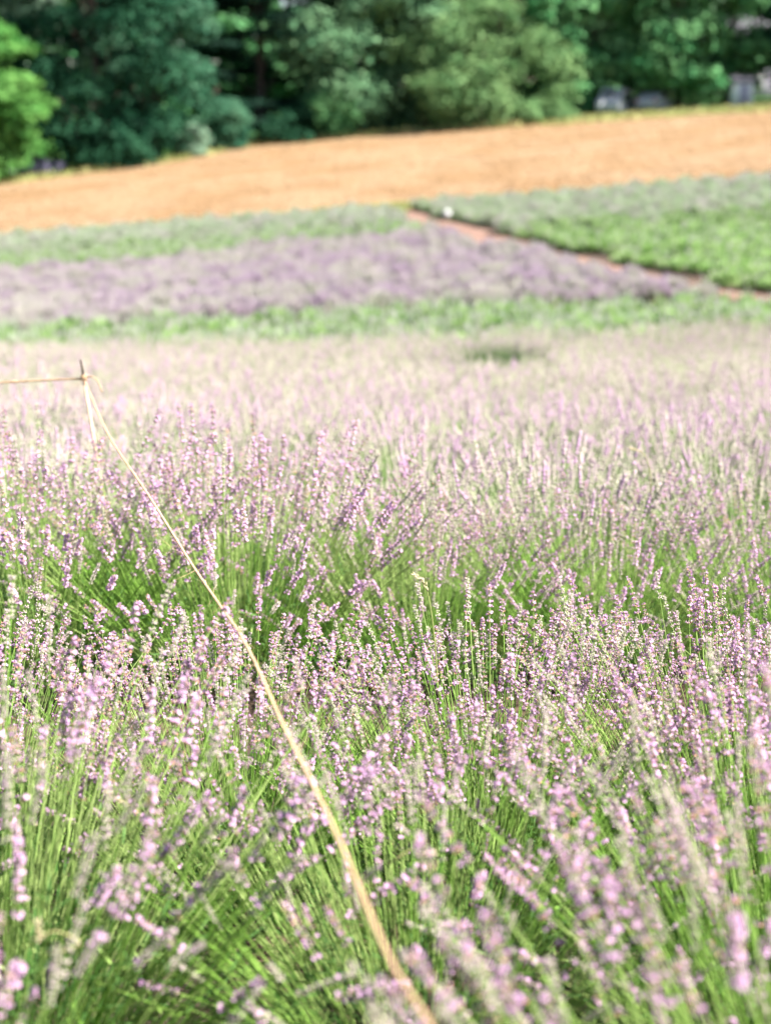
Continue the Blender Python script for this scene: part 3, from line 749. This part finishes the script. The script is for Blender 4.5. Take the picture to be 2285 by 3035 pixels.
main = [(252, 1128, 4.65), (330, 1300, 3.98), (430, 1450, 3.45), (500, 1560, 3.1), (575, 1680, 2.80), (650, 1790, 2.56), (710, 1875, 2.38), (760, 1970, 2.2),
        (850, 2170, 1.88), (930, 2330, 1.68), (1010, 2500, 1.5), (1085, 2680, 1.34), (1170, 2870, 1.2), (1275, 3040, 1.09), (1345, 3200, 1.0), (1420, 3400, .9)]
P3 = [px(*q) for q in main]
twine('long frayed tan twine slanting from the stake towards the camera at the bottom edge', P3, .0027, 240, P3[0], rs)
P3 = [k0 + [0, 0, 0]] + [px(x_, y_, Y_) for x_, y_, Y_ in ((130, 1127, 4.68), (0, 1134, 4.7), (-260, 1150, 4.75), (-600, 1165, 4.8))]
twine('tan twine running level from the stake to the left edge of the picture', P3, .0036, 40, P3[0], rs)
kn = empty('twine', k0); tag(kn, 'knot of twine around the stake with a short loose end curling right', 'twine', 'twine tied to the stake')
g = Geo()
for q in range(3):
    an = np.linspace(0, 2*np.pi, 14)
    tube(g, np.stack([np.cos(an)*.0085, np.sin(an)*.0085, (q - 1)*.006 + an*.0008], 1), .0032, 5, 0, False)
obj('knot', g.mesh('knot', [M['twine']], True), kn)
g = Geo(); rope(g, np.array([k0 + [.004, -.008, .002], px(272, 1116, 4.63), px(290, 1128, 4.62), px(304, 1162, 4.61)]) - k0, .0026); obj('loose_end', g.mesh('loose_end', [M['twine']], True), kn)

def grass(base, pts, label, rs, head=.4):
    t = empty('grass_stalk', base); tag(t, label, 'grass stalk', 'dry grass stalks among the lavender')
    pts = np.asarray(pts) - base; s = np.linspace(0, 1, len(pts)); f = [pchip(s, pts[:, i]) for i in range(3)]
    C = np.stack([q(np.linspace(0, 1, 14)) for q in f], 1); g = Geo(); tube(g, C, np.linspace(.0016, .0006, 14), 5, 0); obj('stem', g.mesh('stem', [M['verge']], True), t)
    g = Geo()
    for u in np.linspace(1 - head, 1, 16):
        p = np.array([q(u) for q in f]); d = np.array([q(min(1, u + .02)) for q in f]) - np.array([q(u - .02) for q in f]); uu, vv, d = frame(d)
        a = u*90; o = math.cos(a)*uu + math.sin(a)*vv; ax = d*.9 + o*.4
        g.add([p, p + ax*.006 + uu*.0017, p + ax*.006 + vv*.0017, p + ax*.006 - uu*.0017, p + ax*.006 - vv*.0017, p + ax*.013], [(0, 2, 1), (0, 3, 2), (0, 4, 3), (0, 1, 4), (5, 1, 2), (5, 2, 3), (5, 3, 4), (5, 4, 1)])
    obj('seed_head', g.mesh('seed_head', [M['dry']]), t)
GS = [([(1300, 2080, 2.75), (1288, 1900, 2.75), (1272, 1780, 2.75), (1258, 1730, 2.75), (1230, 1705, 2.75)], 'curved dry grass stalk with cream seed head above the sharp lavender at the centre'),
      ([(1150, 2560, 1.9), (1245, 2500, 1.9), (1235, 2540, 1.88), (1250, 2535, 1.88), (1275, 2530, 1.88)], 'short bent dry grass blade hanging in the green stems below the centre'),
      ([(150, 2830, 1.6), (240, 2795, 1.6), (165, 2760, 1.6), (120, 2780, 1.6), (115, 2740, 1.6)], 'bent cream grass stalk low over the leaves at the lower left'),
      ([(1930, 1480, 4.4), (1925, 1400, 4.4), (1910, 1350, 4.4), (1890, 1335, 4.4), (1870, 1330, 4.4)], 'blurred dry grass stalk leaning left behind the second row at the right'),
      ([(480, 2400, 2.1), (440, 2385, 2.1), (400, 2390, 2.1), (360, 2375, 2.1), (325, 2350, 2.1)], 'short cream grass stalk lying across the stems at the lower left')]
for q, lab in GS:
    pp = [px(*k) for k in q]; grass(pp[0], pp, lab, rs)

t = empty('flying_insect', px(865, 1468, 3.9)); tag(t, 'tiny dark insect flying above the blurred lavender left of centre', 'insect')
g = Geo(); tube(g, [(-.006, 0, -.003), (-.003, 0, -.0015), (.001, 0, .0005), (.004, 0, .0025), (.006, 0, .003)], [.0008, .0024, .0022, .0018, .0006], 8, 0); obj('body', g.mesh('body', [M['black']], True), t)
for s in (-1, 1):
    g = Geo(); g.add([(0, 0, .002), (-.004, s*.006, .007), (-.007, s*.005, .006), (-.006, s*.001, .003)], None, [(0, 1, 2, 3)]); obj('wing', g.mesh('wing', [M['dry']]), t)
